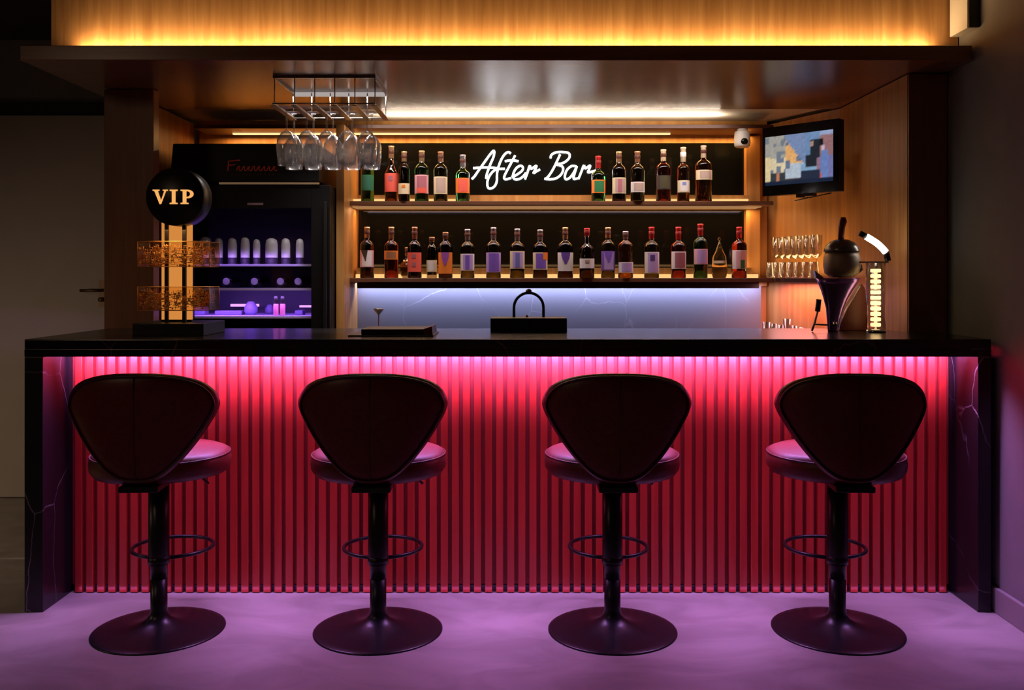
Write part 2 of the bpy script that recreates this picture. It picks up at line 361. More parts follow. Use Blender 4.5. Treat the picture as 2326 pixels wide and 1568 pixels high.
# ------------------------------------------------------------------ neon sign
YN = 5.628
neon = thing('neon_sign', at(1212, 390, YN), 'white neon script sign on the black panel between upper-shelf bottles', 'sign')
def nz(x, y): return at(1040+x/6.46, 320+y/6.46, YN)
strokes = [
 ('letter', [[(205, 562), (245, 520), (300, 440), (400, 300), (480, 190), (530, 145), (525, 230), (470, 360), (425, 490), (415, 555)], [(225, 402), (330, 392), (480, 392), (600, 405)]]),
 ('letter', [[(775, 185), (740, 165), (690, 195), (640, 270), (600, 370), (575, 480), (570, 600), (535, 670), (480, 700), (440, 680), (435, 590), (480, 490), (560, 420), (690, 410)]]),
 ('letter', [[(840, 215), (790, 310), (720, 440), (680, 530), (700, 565), (780, 545)], [(690, 300), (790, 285), (890, 300)]]),
 ('letter', [[(790, 530), (860, 500), (940, 440), (955, 390), (915, 365), (850, 410), (810, 500), (830, 560), (900, 560), (960, 520), (1000, 470)]]),
 ('letter', [[(985, 565), (1020, 470), (1055, 365), (1075, 410), (1150, 365), (1140, 410), (1110, 475), (1150, 450), (1205, 420)]]),
 ('letter', [[(1360, 255), (1375, 205), (1440, 170), (1540, 165), (1625, 180), (1640, 235), (1600, 290), (1530, 330), (1450, 345), (1530, 375), (1545, 430), (1510, 500), (1440, 550), (1350, 565), (1270, 555)], [(1500, 200), (1450, 310), (1390, 430), (1330, 520), (1285, 560)]]),
 ('letter', [[(1740, 375), (1670, 370), (1600, 430), (1570, 520), (1590, 565), (1650, 535), (1710, 450), (1745, 375), (1715, 470), (1700, 555), (1760, 550)]]),
 ('letter', [[(1770, 560), (1810, 460), (1850, 360), (1870, 405), (1940, 362), (1925, 420), (1910, 460), (1960, 455), (2030, 440), (1995, 505)]]),
]
for nm, ls in strokes:
    mb = MB()
    for l in ls: mb.tube(smooth_path([nz(*p) for p in l], 5), .0062, 8)
    mb.build(nm, M['neon'], neon)

# ------------------------------------------------------------------ bottles
def glassmat(name, col, rough=.03): return mat(name, col, rough, trans=1, ior=1.45)
G = {'olive': glassmat('olive_bottle_glass', (.26, .22, .07)), 'amber': glassmat('amber_bottle_glass', (.75, .25, .05)),
     'green': glassmat('green_bottle_glass', (.10, .42, .12)), 'clear': glassmat('clear_bottle_glass', (.9, .85, .65)),
     'dark': glassmat('dark_bottle_glass', (.10, .05, .03)), 'red': glassmat('red_bottle_glass', (.75, .10, .06))}
PM = {}
def paint(col, rough=.5, metal=0):
    k = (col, rough, metal)
    if k not in PM: PM[k] = mat('printed_%d' % len(PM), col, rough, metal)
    return PM[k]
CAP = {'gold': paint((.62, .42, .22), .3, .6), 'copper': paint((.55, .28, .16), .3, .6), 'silver': paint((.5, .48, .55), .3, .7), 'red': paint((.65, .03, .03), .35, .2), 'cream': paint((.75, .62, .42), .45), 'black': paint((.03, .02, .02), .3)}
W, CR, VI, LA, OR, CO, MA, PK, GR, BR, DK, TAN = (.85, .80, .80), (.88, .74, .48), (.24, .12, .62), (.55, .38, .80), (.90, .24, .03), (.85, .13, .09), (.42, .14, .18), (.85, .45, .50), (.03, .20, .08), (.35, .15, .07), (.05, .035, .03), (.50, .38, .32)
GU, GL = 'bottles on the middle shelf', 'bottles on the lower shelf'
# cx, half width, top, body top, label top, label bottom, glass, cap, border, field, motif, motif kind, shape, depth offset, label
B_UP = [
 (835, 15, 345, 385, 397, 432, 'green', 'copper', GR, (.03, .16, .10), None, '', 'std', 0, 'green glass bottle with a green label, leftmost on the middle shelf'),
 (889, 15, 330, 392, 393, 435, 'amber', 'gold', CO, CO, MA, 'dot', 'slope', 0, 'tall sloping bottle with a coral label and dark square on the middle shelf'),
 (918, 13, 344, 384, 417, 441, 'dark', 'gold', CR, CR, OR, 'dot', 'std', -.03, 'small dark bottle with a low cream label beside the coral-label bottle'),
 (958, 16, 341, 382, 397, 439, 'green', 'gold', PK, MA, CO, 'foot', 'std', 0, 'bottle with a mauve label above a green base on the middle shelf'),
 (1001, 16, 343, 383, 401, 440, 'olive', 'copper', CR, TAN, None, 'inner', 'std', 0, 'bottle with a cream-bordered tan label left of the neon bottle pair'),
 (1051, 16, 350, 395, 404, 438, 'green', 'silver', OR, CO, None, 'inner', 'std', 0, 'orange-labelled bottle with green base just left of the neon sign'),
 (1359, 16, 353, 398, 408, 438, 'green', 'red', OR, GR, None, 'inner', 'std', 0, 'red-capped green and orange bottle at the right end of the neon sign'),
 (1406, 16, 343, 384, 403, 439, 'dark', 'gold', CR, TAN, MA, 'stripe', 'std', 0, 'dark bottle with tall tan label, second right of the neon sign'),
 (1448, 16, 344, 386, 414, 437, 'olive', 'copper', W, TAN, None, 'inner', 'std', -.03, 'bottle with short white and tan label, third right of the neon sign'),
 (1507, 17, 338, 381, 398, 430, 'red', 'cream', DK, (.07, .06, .03), None, '', 'std', 0, 'bottle with a black label and glowing red base on the middle shelf'),
 (1552, 14, 334, 384, 410, 437, 'amber', 'cream', CR, W, (.25, .3, .6), 'dot', 'slim', -.02, 'slender amber bottle with a white neck band and cream crested label'),
 (1598, 19, 329, 374, 386, 408, 'amber', 'cream', CR, TAN, None, 'inner', 'std', 0, 'broad amber bottle with a high tan band, rightmost on the middle shelf'),
]
B_LO = [
 (834, 16, 516, 558, 569, 607, 'dark', 'gold', PK, W, DK, 'tri', 'std', 0, 'bottle with split pink and white label, leftmost on the lower shelf'),
 (889, 16, 516, 559, 570, 590, 'red', 'gold', OR, BR, None, 'inner', 'std', 0, 'reddish bottle with a brown label, second on the lower shelf'),
 (926, 14, 561, 580, 584, 586, 'dark', 'gold', BR, BR, None, '', 'round', .06, 'squat round brown bottle half hidden left of the coral-label bottle'),
 (942, 16, 516, 560, 574, 618, 'dark', 'copper', CO, CO, MA, 'dots', 'std', 0, 'bottle with a plain coral label and two dark squares on the lower shelf'),
 (981, 12, 538, 566, 591, 618, 'dark', 'gold', CR, W, None, 'inner', 'std', .05, 'small brown bottle with low cream label standing behind the orange one'),
 (1012, 16, 528, 561, 574, 622, 'dark', 'copper', OR, OR, (.35, .10, .45), 'shield', 'std', -.02, 'short-necked bottle with an orange label and purple shield'),
 (1062, 16, 521, 562, 577, 615, 'olive', 'silver', W, LA, VI, 'stripe', 'std', 0, 'bottle with a lavender striped label, sixth full bottle on the lower shelf'),
 (1121, 17, 517, 560, 574, 619, 'olive', 'silver', LA, VI, None, 'inner', 'std', 0, 'bottle with a large solid violet label left of the cream-bordered one'),
 (1175, 17, 520, 562, 571, 611, 'olive', 'silver', CR, LA, (.2, .2, .55), 'stripe', 'std', 0, 'bottle with a cream-bordered label around a blue-grey stripe'),
 (1227, 17, 522, 563, 574, 613, 'dark', 'silver', CR, VI, OR, 'corner', 'std', 0, 'bottle with a violet label and orange top corner on the lower shelf'),
 (1284, 18, 517, 560, 574, 616, 'dark', 'gold', W, W, (.16, .07, .40), 'shield', 'std', 0, 'bottle with a white label and dark violet shield on the lower shelf'),
 (1333, 17, 519, 564, 588, 610, 'dark', 'red', W, W, TAN, 'dot', 'squat', -.03, 'dark-necked bottle with a short low white label on the lower shelf'),
 (1381, 16, 517, 558, 571, 615, 'olive', 'gold', VI, LA, VI, 'shield', 'std', 0, 'bottle with an all-violet label right of the short white label'),
 (1421, 17, 526, 560, 596, 620, 'amber', 'silver', W, LA, None, 'inner', 'std', -.02, 'amber bottle with short neck and low white and lavender label'),
 (1480, 17, 516, 560, 573, 621, 'olive', 'red', W, LA, (.12, .06, .25), 'dot', 'std', 0, 'red-capped bottle with lavender label and one dark mark'),
 (1541, 17, 516, 561, 572, 611, 'red', 'red', W, MA, None, 'inner', 'std', 0, 'red-capped bottle with white-bordered maroon label and red base'),
 (1591, 16, 509, 552, 566, 601, 'green', 'red', PK, LA, None, 'inner', 'std', 0, 'tallest red-capped bottle, lavender label over bright green glass'),
 (1634, 16, 538, 583, 578, 584, 'clear', 'gold', CR, CR, None, '', 'bell', .03, 'pale bell-shaped decanter with pointed top near the right shelf end'),
 (1679, 17, 516, 558, 569, 611, 'red', 'red', W, PK, GR, 'low', 'std', 0, 'red-capped bottle with rose label and green patch, rightmost on the lower shelf'),
]
def patch(mb, r, z0, z1, a0, a1, k=10):
    v = []; f = []
    for i in range(k+1):
        a = -PI/2+a0+(a1-a0)*i/k
        for (rr) in (r, r-.0012):
            v += [(rr*math.cos(a), rr*math.sin(a), z0), (rr*math.cos(a), rr*math.sin(a), z1)]
    for i in range(k):
        b_ = i*4; c_ = b_+4
        f += [(b_, c_, c_+1, b_+1), (b_+2, b_+3, c_+3, c_+2), (b_+1, c_+1, c_+3, b_+3), (b_, b_+2, c_+2, c_)]
    f += [(0, 1, 3, 2), (k*4, k*4+2, k*4+3, k*4+1)]
    mb._new(v, f, False)
def bottle(spec, zs, group, base_py):
    cx, hw, top, bt, l0, l1, g, cap, cb, cf, cm, mk, shape, dy, label = spec
    Y = 5.435+dy; s = 5.435/F; kY = s
    root = thing('bottle', (X(cx, Y), Y, zs), label, 'bottle', group)
    ORG[root.name] = Vector((0, 0, 0))
    H = (base_py-top)*kY; hb = (base_py-bt)*kY; r = hw*kY; rn = 5.6*kY; z0, z1 = (base_py-l1)*kY, (base_py-l0)*kY
    if z1 > hb-.002 and shape != 'bell': z1 = hb-.002
    if shape == 'std' or shape == 'slim':
        pr = [(0, 0), (r*.92, 0), (r, .004), (r, hb-.004), (r*.97, hb+.006), (r*.80, hb+.018), (r*.52, hb+.027), (rn*1.05, hb+.036), (rn*.95, H-.012), (rn*.95, H-.004), (0, H-.004)]
        capz = hb+.042
    elif shape == 'slope':
        pr = [(0, 0), (r*.92, 0), (r, .004), (r, hb-.01), (r*.85, hb+.012), (r*.55, hb+.035), (rn*1.0, hb+.055), (rn*.9, H-.004), (0, H-.004)]; capz = hb+.085
    elif shape == 'squat':
        pr = [(0, 0), (r*.94, 0), (r, .004), (r, hb-.045), (r*.93, hb-.03), (r*.99, hb-.012), (r*.85, hb+.006), (r*.45, hb+.020), (rn, hb+.034), (rn*.9, H-.004), (0, H-.004)]; capz = hb+.07; z1 = min(z1, hb-.046)
    elif shape == 'round':
        pr = [(0, 0), (r*.8, 0), (r*1.2, .02), (r*1.35, .05), (r*1.25, .08), (r*.7, .105), (rn, .12), (rn, H-.003), (0, H-.003)]; capz = .13
    else:  # bell
        pr = [(0, 0), (r*.9, 0), (r*1.15, .03), (r*1.1, .06), (r*1.0, .09), (r*.95, hb), (r*.6, hb+.03), (r*.33, hb+.06), (.004, H-.02), (0, H-.02)]; capz = H-.018
    MB().lathe(pr, n=28).build('glass_body', G[g], root)
    if shape != 'bell':
        MB().lathe([(rn*1.02, capz), (rn*1.10, capz+.001), (rn*1.05, H-.012), (rn*1.16, H-.010), (rn*1.16, H-.001), (rn*1.0, H), (0, H)], n=20).build('capsule', CAP[cap], root)
        MB().lathe([(rn*1.12, (capz+H)/2-.010), (rn*1.17, (capz+H)/2-.009), (rn*1.17, (capz+H)/2+.009), (rn*1.12, (capz+H)/2+.010)], n=20).build('neck_band', paint((.10, .03, .02) if cap != 'red' else (.3, .02, .02)), root)
    else:
        MB().ball((0, 0, H-.012), .010).build('stopper', G['clear'], root)
    if shape == 'round': return root
    mb = MB(); mats = [paint(cb), paint(cf)]
    if shape == 'bell': z0, z1 = .085, .10; r = r*1.01
    patch(mb, r+.0012, z0, z1, -1.25, 1.25)
    if mk == 'inner' or cf != cb: 
        mb.mi = 1; patch(mb, r+.0020, z0+.006, z1-.006, -.62, .80)
    if cm:
        mats.append(paint(cm)); mb.mi = 2; h = z1-z0; q = r+.0028
        if mk == 'dot': patch(mb, q, z1-h*.42, z1-h*.14, -.30, .30, 4)
        elif mk == 'dots': patch(mb, q, z1-h*.28, z1-h*.10, -.28, .28, 4); patch(mb, q, z1-h*.72, z1-h*.52, -.28, .28, 4)
        elif mk == 'stripe': patch(mb, q, z0+h*.08, z1-h*.10, -.25, .32, 5)
        elif mk == 'foot': patch(mb, q, z0+h*.02, z0+h*.30, -.65, .80)
        elif mk == 'low': patch(mb, q, z0+h*.02, z0+h*.48, -.05, .52, 5)
        elif mk == 'corner': patch(mb, q, z1-h*.42, z1, .35, 1.2, 5)
        elif mk == 'tri':
            for i in range(6): patch(mb, q, z1-h*.16*(i+1)*.8, z1-h*.16*i*.8, -.7+i*.13, .2-i*.05, 4)
        elif mk == 'shield':
            for i in range(6): patch(mb, q, z1-h*.1*(i+1), z1-h*.1*i-.0001, -.55*math.cos(i*.26), .55*math.cos(i*.26), 5)
    mb.build('label', mats, root)
    if label.startswith('slender'):
        MB().lathe([(rn*1.19, H-.055), (rn*1.22, H-.054), (rn*1.22, H-.030), (rn*1.19, H-.029)], n=20).build('neck_label', paint(W), root)
    return root
for b_ in B_UP: bottle(b_, zM, GU, 457)
for b_ in B_LO: bottle(b_, zL, GL, 632)

# ------------------------------------------------------------------ stemware and tumblers on the corner shelf
def wineglass_profile(h, r, stem, foot=.032, t=.0012):
    o = [(foot, 0), (foot, .0015), (foot*.5, .004), (.0045, .010), (.0038, stem*.6), (.005, stem), (r*.45, stem+.012), (r*.82, stem+.035), (r, stem+.062), (r*.98, stem+.085), (r*.80, h)]
    i = [(r*.80-t, h), (r*.98-t, stem+.085), (r-t, stem+.062), (r*.82-t, stem+.036), (r*.42, stem+.016), (0, stem+.008)]
    return [(0, 0)]+o+i
GWs = 'stemmed glasses standing on the corner shelf'
sg = None
for i in range(7):
    t = i/6; x = 1.535+.115*t; y = 5.49-.36*t
    if sg is None:
        sg = MB().lathe([(0, 0), (.028, 0), (.028, .0015), (.012, .004), (.004, .01), (.0035, .105), (.006, .112), (.020, .118), (.030, .135), (.031, .235), (.030, .235), (.029, .137), (.018, .122), (0, .118)], n=20).build('stemmed_glass', M['glass'], None)
        g_ = sg
    else: g_ = sg.copy(); C.objects.link(g_)
    g_.location = (x, y, zL); names = ['first from the shelf end nearest the mirror', 'second from the mirror', 'third from the mirror', 'middle one of seven', 'third from the wall lamp', 'second from the wall lamp', 'nearest the steel juicer']
    tag(g_, 'clear stemmed glass on the corner shelf, '+names[i], 'glass', GWs)
tm = None
tn = ['beside the last bottle', 'second from the last bottle', 'third from the last bottle', 'fourth from the last bottle', 'fifth from the last bottle', 'just left of the steel bowl', 'half behind the steel bowl']
for i in range(7):
    t = i/6; x = 1.462+.135*t; y = 5.40-.36*t
    if tm is None:
        tm = MB().lathe([(0, 0), (.021, 0), (.023, .002), (.026, .088), (.0245, .088), (.0215, .010), (0, .008)], n=18).build('tumbler', M['glass'], None); g_ = tm
    else: g_ = tm.copy(); C.objects.link(g_)
    g_.location = (x+.016, y+.012, zL); tag(g_, 'small clear tumbler lit warm on the corner shelf, '+tn[i], 'glass', 'tumblers on the corner shelf')

# ------------------------------------------------------------------ hanging glass rack
Y0, Y1 = 4.309, 4.703; zc = 2.2668; zr = 2.131
rx0, rx1 = X(620, Y0), X(853, Y0)
rack = thing('glass_rack', ((rx0+rx1)/2, (Y0+Y1)/2, zc), 'wire wine-glass rack hanging from the canopy over the left of the bar', 'rack')
MB().box(rx0, rx1, Y0-.006, Y0+.006, zc-.012, zc).box(rx0, rx0+.008, Y0, Y1, zc-.012, zc).box(rx1-.008, rx1, Y0, Y1, zc-.012, zc).build('ceiling_frame', [M['steel']], rack)
MB().box(rx0, rx1, Y1-.006, Y1+.006, zc-.020, zc).build('glow_bar', mat('rack_bar_reflection', (0, 0, 0), emit=(1, .88, .84), es=.4), rack)  # rear frame bar; its bright reflection is put in as emission
area('rack_fill', ((rx0+rx1)/2, Y1-.02, zc-.024), (rx1-rx0, .015), 9.0, (1, .88, .84), (math.radians(-8), 0, 0), 112)  # added fill to brighten the hanging glasses
cols = [rx0+.055+.0925*i for i in range(5)]
for yy in (Y0+.012, Y1-.012):
    for i in range(6):
        xx = rx0+.004+i*(rx1-rx0-.008)/5
        MB().tube([(xx, yy, zc-.006), (xx, yy, zr)], .0026, 8).build('hanger_rod', M['steel'], rack)
for i in range(6):
    xx = rx0+.004+i*(rx1-rx0-.008)/5
    MB().box(xx-.014, xx+.014, Y0-.01, Y1, zr-.003, zr).box(xx-.002, xx+.002, Y0-.01, Y1, zr, zr+.016).build('glass_rail', M['steel'], rack, .001)
MB().tube([(rx0, Y0-.008, zr+.008), (rx1, Y0-.008, zr+.008)], .003, 8).build('cross_rod', M['steel'], rack)
MB().tube([(rx0, Y1-.002, zr+.008), (rx1, Y1-.002, zr+.008)], .003, 8).build('cross_rod', M['steel'], rack)
wg = None
rowname = ['front row', 'back row']; colname = ['leftmost column', 'second column from the left', 'middle column', 'second column from the right', 'rightmost column']
prof = [(r_, -z_) for r_, z_ in [(0, 0), (.036, 0), (.036, .0015), (.018, .005), (.0048, .014), (.004, .05), (.004, .098), (.007, .108), (.026, .122), (.043, .152), (.0475, .185), (.046, .215), (.039, .272), (.0378, .272), (.0448, .215), (.0462, .185), (.0418, .153), (.024, .124), (0, .112)]]
for j in range(2):
    for i in range(5):
        if wg is None: wg = MB().lathe(prof, n=32).build('wine_glass', M['wine'], None); g_ = wg
        else: g_ = wg.copy(); C.objects.link(g_)
        g_.location = (cols[i]-.005, Y0+.05+j*.15, zr+.0045)
        tag(g_, 'wine glass hanging upside down from the rack, %s, %s' % (rowname[j], colname[i]), 'glass', 'wine glasses hanging from the rack')

# ------------------------------------------------------------------ television
tvc = Vector(((1.389+1.696)/2, (5.24+4.90)/2, (Z(293, 5.24)+Z(447, 5.24))/2+.002))
tv = thing('television', tuple(tvc), 'small black flat television angled on the right oak wall, picture on', 'television')
ang = math.atan2(-(5.24-4.90), (1.696-1.389)); tw = math.hypot(.307, .34); th = .376
ORG[tv.name] = Vector((0, 0, 0)); tv.rotation_euler = (0, 0, ang)
h2, w2 = th/2, tw/2
MB().box(-w2, w2, .004, .05, -h2, h2).build('casing', M['black'], tv, .006)
MB().box(-w2, w2, -.004, .0038, h2-.052, h2).box(-w2, w2, -.004, .0038, -h2, -h2+.055).box(-w2, -w2+.014, -.004, .0038, -h2+.055, h2-.052).box(w2-.034, w2, -.004, .0038, -h2+.055, h2-.052).build('bezel', M['gloss'], tv)
# picture on the screen
def tvcol(u, v):     # u left-right, v bottom-top
    r = random.random()*.12-.06
    hsh = int(abs(math.sin(int(u*17)*12.9+int(v*13)*78.2)*43758))
    if v < .07: return (.01, .02, .05)
    if u < .30:
        if v > .55: c = (.42, .40, .36) if hsh % 3 else (.20, .24, .28)
        elif v > .24: c = (.80, .66, .42) if hsh % 4 else (.18, .22, .30)
        else: c = (.04, .05, .06) if int(u*18) % 3 else (.55, .22, .12)
        if u < .08 and v < .6: c = (.85, .68, .38)
    elif u < .60:
        lim = 1-(u-.26)*1.9
        if v > lim: c = (.17+.05*v, .29, .50)
        elif v > .42: c = (.85, .45, .16) if hsh % 4 else (.16, .20, .30)
        elif v > .10: c = (.50, .58, .68)
        else: c = (.04, .03, .03)
        if .30 < u < .38 and .3 < v < .5: c = (.12, .17, .28)
        if .54 < u and v < .4: c = (.02, .03, .06) if v < .25 else (.25, .42, .62)
    elif u < .80:
        c = (.19, .31, .53) if v > .85 else (.02, .025, .035)
        if u < .66 and v > .55: c = (.17, .29, .50)
        if .68 < u < .72 and .70 < v < .82: c = (.50, .30, .22)
        if v < .33: c = (.25, .42, .62) if v > .25 else (.02, .03, .06)
        if .76 < u and .25 < v < .5: c = (.32, .18, .25)
    else:
        c = (.34, .17, .18) if v > .5 else (.20, .20, .45)
        if .82 < u < .92 and v < .62: c = (.16, .25, .55)
        if v > .90: c = (.35, .42, .65)
        if .83 < u < .88 and .60 < v < .72: c = (.65, .48, .60)
        if .80 < u < .86 and .72 < v < .84: c = (.01, .01, .015)
        if u < .83 and v < .2: c = (.65, .12, .10)
    return tuple(max(0, q*(1+r*2)) for q in c)
nu, nv = 44, 30; me = bpy.data.meshes.new('screen'); vv = []; ff = []
u0, u1, v0, v1 = -w2+.014, w2-.034, -h2+.055, h2-.052
for j in range(nv+1):
    for i in range(nu+1): vv.append((u0+(u1-u0)*i/nu, .002, v0+(v1-v0)*j/nv))
for j in range(nv):
    for i in range(nu): a = j*(nu+1)+i; ff.append((a, a+1, a+nu+2, a+nu+1))
me.from_pydata(vv, [], ff); ca = me.color_attributes.new('picture', 'FLOAT_COLOR', 'POINT')
for q in range(len(me.vertices)):
    ca.data[q].color = (*tvcol((q % (nu+1))/nu, (q//(nu+1))/nv), 1)
scr = mat('tv_screen', (.01, .01, .01), .1); ns, ln, b = nodes(scr); an = ns.new('ShaderNodeVertexColor'); an.layer_name = 'picture'
ln.new(an.outputs[0], b.inputs['Emission Color']); b.inputs['Emission Strength'].default_value = .8
me.materials.append(scr); so = bpy.data.objects.new('screen', me); C.objects.link(so); so.parent = tv; ORG[so.name] = Vector((0, 0, 0))
MB().box(-.05, .05, .05, .11, -.06, .06).tube([(0, .10, 0), (.10, .17, -.02)], .018).build('wall_bracket', M['black'], tv)
MB().box(.02, .07, .0, .05, -h2-.014, -h2).box(-.03, 0, .01, .05, -h2-.018, -h2).tube([(.03, .03, -h2-.02), (-.05, .03, -h2-.034), (.16, .04, -h2-.004)], .003, 6).build('cable', M['black'], tv)

# ------------------------------------------------------------------ security camera
YC = 5.40
cm = thing('security_camera', at(1686, 294, YC), 'small white camera hanging under the top shelf by the television', 'camera')
c0 = at(1686, 294, YC)
MB().lathe([(0, 0), (.030, 0), (.030, -.012), (0, -.012)], (c0[0], c0[1], zU-.0225), 20).build('mount', M['white'], cm)
MB().lathe([(0, 0), (.040, -.002), (.044, -.012), (.046, -.07), (.044, -.085), (.034, -.094), (0, -.096)], (c0[0], c0[1]-.0, zU-.0345), 24).build('housing', M['white'], cm)
MB().ball((c0[0]+.002, c0[1]-.030, zU-.0345-.064), .024).build('lens', M['gloss'], cm)

# ------------------------------------------------------------------ junction box top right
jb = thing('wall_box', (1.93, 4.05, 2.40), 'pale box with a black front mounted high on the right wall', 'box')
MB().box(1.912, 1.9599, 3.975, 4.135, 2.398, 2.68).build('housing', M['white'], jb, .003)
MB().box(1.914, 1.9595, 3.962, 3.9748, 2.398, 2.68).build('front_cover', M['black'], jb, .002)

# ------------------------------------------------------------------ VIP table lamp
YF = 4.00; vx0, vx1 = X(300, YF), X(462, YF)
vip = thing('vip_lamp', ((vx0+vx1)/2, 4.15, HC), 'black VIP sign lamp with round drum and gold fretwork on the bar', 'lamp')
MB().box(vx0, vx1, YF, YF+.30, HC, Z(735, YF)).build('base', M['black'], vip, .003)
zb = Z(735, YF); yc = 4.08
dc = at(397, 447, 4.03); dr = 66*4.03/F
MB().lathe([(0, 0), (dr-.003, 0), (dr, .003), (dr, .112), (dr-.003, .115), (0, .115)], (dc[0], 4.03, dc[2]), 64, axis='Y').build('drum', mat('satin_drum', (.006, .006, .006), .35), vip)
cu = bpy.data.curves.new('vip_text', 'FONT'); cu.body = 'VIP'; cu.size = .112; cu.extrude = .0015; cu.offset = .0022; cu.align_x = 'CENTER'; cu.align_y = 'CENTER'; cu.space_character = 1.05
# serif letters drawn by hand (x,z) in units of the cap height
def poly(mb, pts, x, z, s, y0, y1): mb.prism([(x+px*s, z+pz*s) for px, pz in pts], y0, y1)
bpy.data.curves.remove(cu)
lh = 33*4.03/F; lz = Z(464, 4.03); lx = X(347, 4.03); ya, yb = 4.0275, 4.0299
mb = MB()
poly(mb, [(.0, 1), (.0, .92), (.12, .90), (.48, 0), (.58, 0), (.92, .90), (1.05, .92), (1.05, 1), (.70, 1), (.70, .92), (.80, .90), (.58, .26), (.36, .90), (.47, .92), (.47, 1)], lx, lz, lh, ya, yb); mb.build('letter', M['vip_letter'], vip)
mb = MB(); poly(mb, [(.0, 0), (.55, 0), (.55, .09), (.40, .11), (.40, .89), (.55, .91), (.55, 1), (0, 1), (0, .91), (.15, .89), (.15, .11), (0, .09)], lx+1.17*lh, lz, lh, ya, yb); mb.build('letter', M['vip_letter'], vip)
mb = MB(); X0 = lx+1.92*lh
poly(mb, [(.0, 0), (.55, 0), (.55, .09), (.40, .11), (.40, 1), (0, 1), (0, .91), (.15, .89), (.15, .11), (0, .09)], X0, lz, lh, ya, yb)
bo = [(.40+.50*math.sin(t)**.8 if 0 < t < PI else .40, .70+.30*math.cos(t)) for t in [PI*i/14 for i in range(15)]]; bi = [(.40+.26*math.sin(t)**.8 if 0 < t < PI else .40, .70+.19*math.cos(t)) for t in [PI*i/14 for i in range(15)]]
for i in range(14): poly(mb, [bo[i], bo[i+1], bi[i+1], bi[i]], X0, lz, lh, ya, yb)
mb.build('letter', M['vip_letter'], vip)
for px in (379, 419):
    xx = X(px, yc); MB().box(xx-.0075, xx+.0075, yc-.007, yc+.007, zb, dc[2]-dr*.86).build('post', M['blackmetal'], vip)
MB().box(X(368, 4.12), X(437, 4.12), 4.115, 4.125, Z(726, 4.12), Z(505, 4.12)).build('light_panel', M['amber'], vip)
MB().box(X(368, 4.12), X(437, 4.12), 4.11, 4.13, zb, Z(726, 4.12)-.0002).build('panel_foot', M['black'], vip)
area('vip_down_fill', (X(400, 4.08), 4.03, dc[2]-dr-.01), (.10, .10), .42, (1, .55, .2), (math.radians(-6), 0, 0))  # added fill under the drum, brightens the fretwork and posts
# two bands of gold fretwork over clear acrylic
for (ya_, yb_) in ((549, 606), (652, 705)):
    xa, xb = X(318, 4.06), X(480, 4.06); za, zb2 = Z(yb_, 4.06), Z(ya_, 4.06)
    box_ = MB(); box_.box(xa, xb, 4.035, 4.038, za, zb2).box(xa, xb, 4.165, 4.168, za, zb2).box(xa, xa+.003, 4.0385, 4.1645, za, zb2).box(xb-.003, xb, 4.0385, 4.1645, za, zb2)
    band = box_.build('acrylic_band', M['acrylic'], vip)
    fw = MB(); rnd = random.Random(ya_)
    def frame_line(p, q): fw.tube([p, q], .0016, 4)
    for yy in (4.0335, 4.1695):
        for (p, q) in (((xa, za), (xb, za)), ((xa, zb2), (xb, zb2)), ((xa, za), (xa, zb2)), ((xb, za), (xb, zb2))): frame_line((p[0], yy, p[1]), (q[0], yy, q[1]))
        for k in range(165):
            x = xa+rnd.random()*(xb-xa-.03); z_ = za+rnd.random()*(zb2-za-.028); a, b2 = .008+rnd.random()*.018, .008+rnd.random()*.02
            pts = [(x, yy, z_), (x+a, yy, z_), (x+a, yy, z_+b2), (x, yy, z_+b2)][:rnd.choice((2, 3, 3, 4))]
            fw.tube(pts, .0013, 4)
            if rnd.random() < .45: fw.ball((x+a/2, yy, z_+b2/2), .003+rnd.random()*.003, 1, .4, 1, 8)
    fw.build('fretwork', M['gold'], band)

# ------------------------------------------------------------------ menus and handled box on the bar
tr = thing('menu_folder', (X(890, 4.05), 4.1, HC), 'closed black menu folders lying on the bar left of the handled box', 'menu')
MB().box(X(790, 3.98), X(985, 3.98), 3.98, 4.26, HC, HC+.006).build('mat', M['black'], tr, .001)
MB().box(X(820, 4.0), X(962, 4.0), 4.0, 4.24, HC+.0062, HC+.030).build('folder', M['black'], tr, .003)
MB().prism([(X(962, 4.0)+.001, HC+.0062), (X(983, 4.0), HC+.0062), (X(981, 4.0), HC+.042), (X(962, 4.0)+.001, HC+.031)], 4.0, 4.22).build('raised_flap', M['maroonwood'], tr, .001)
hb_ = thing('handled_box', (X(1201, 4.3), 4.37, HC), 'low black box with a tall arched handle standing on the bar', 'box')
bx0, bx1, bz = X(1114, 4.28), X(1288, 4.28), Z(723, 4.28)
MB().box(bx0, bx1, 4.28, 4.46, HC, bz).build('box_body', M['black'], hb_, .003)
yh = 4.38; ax, ar = X(1201, yh), 33.5*yh/F; az = Z(699, yh)
MB().tube([(ax-ar, yh, bz)]+[(ax-ar*math.cos(PI*i/24), yh, az+ar*math.sin(PI*i/24)) for i in range(25)]+[(ax+ar, yh, bz)], .0065, 12).build('handle', M['blackmetal'], hb_)
MB().lathe([(0, 0), (.014, 0), (.014, .008), (.006, .014), (0, .016)], (ax, yh, az+ar+.004), 16).build('finial', M['bronze'], hb_)
MB().lathe([(0, 0), (.007, 0), (.007, .006), (.003, .012), (0, .013)], (X(1197, 4.36), 4.36, bz), 14).build('knob', M['chrome'], hb_)
cg = thing('coupe_glass', (X(860, 5.4), 5.3, .90), 'single small stemmed glass in front of the blue-lit stone', 'glass')
xg = X(860, 5.3)
MB().lathe([(0, .90), (.03, .90), (.03, .902), (.004, .91), (.0035, Z(716, 5.3)), (.028, Z(704, 5.3)), (.030, Z(701, 5.3)), (.0285, Z(701, 5.3)), (0, Z(714, 5.3))], (xg, 5.3, 0), 20).build('glass_bowl', M['steel'], cg)
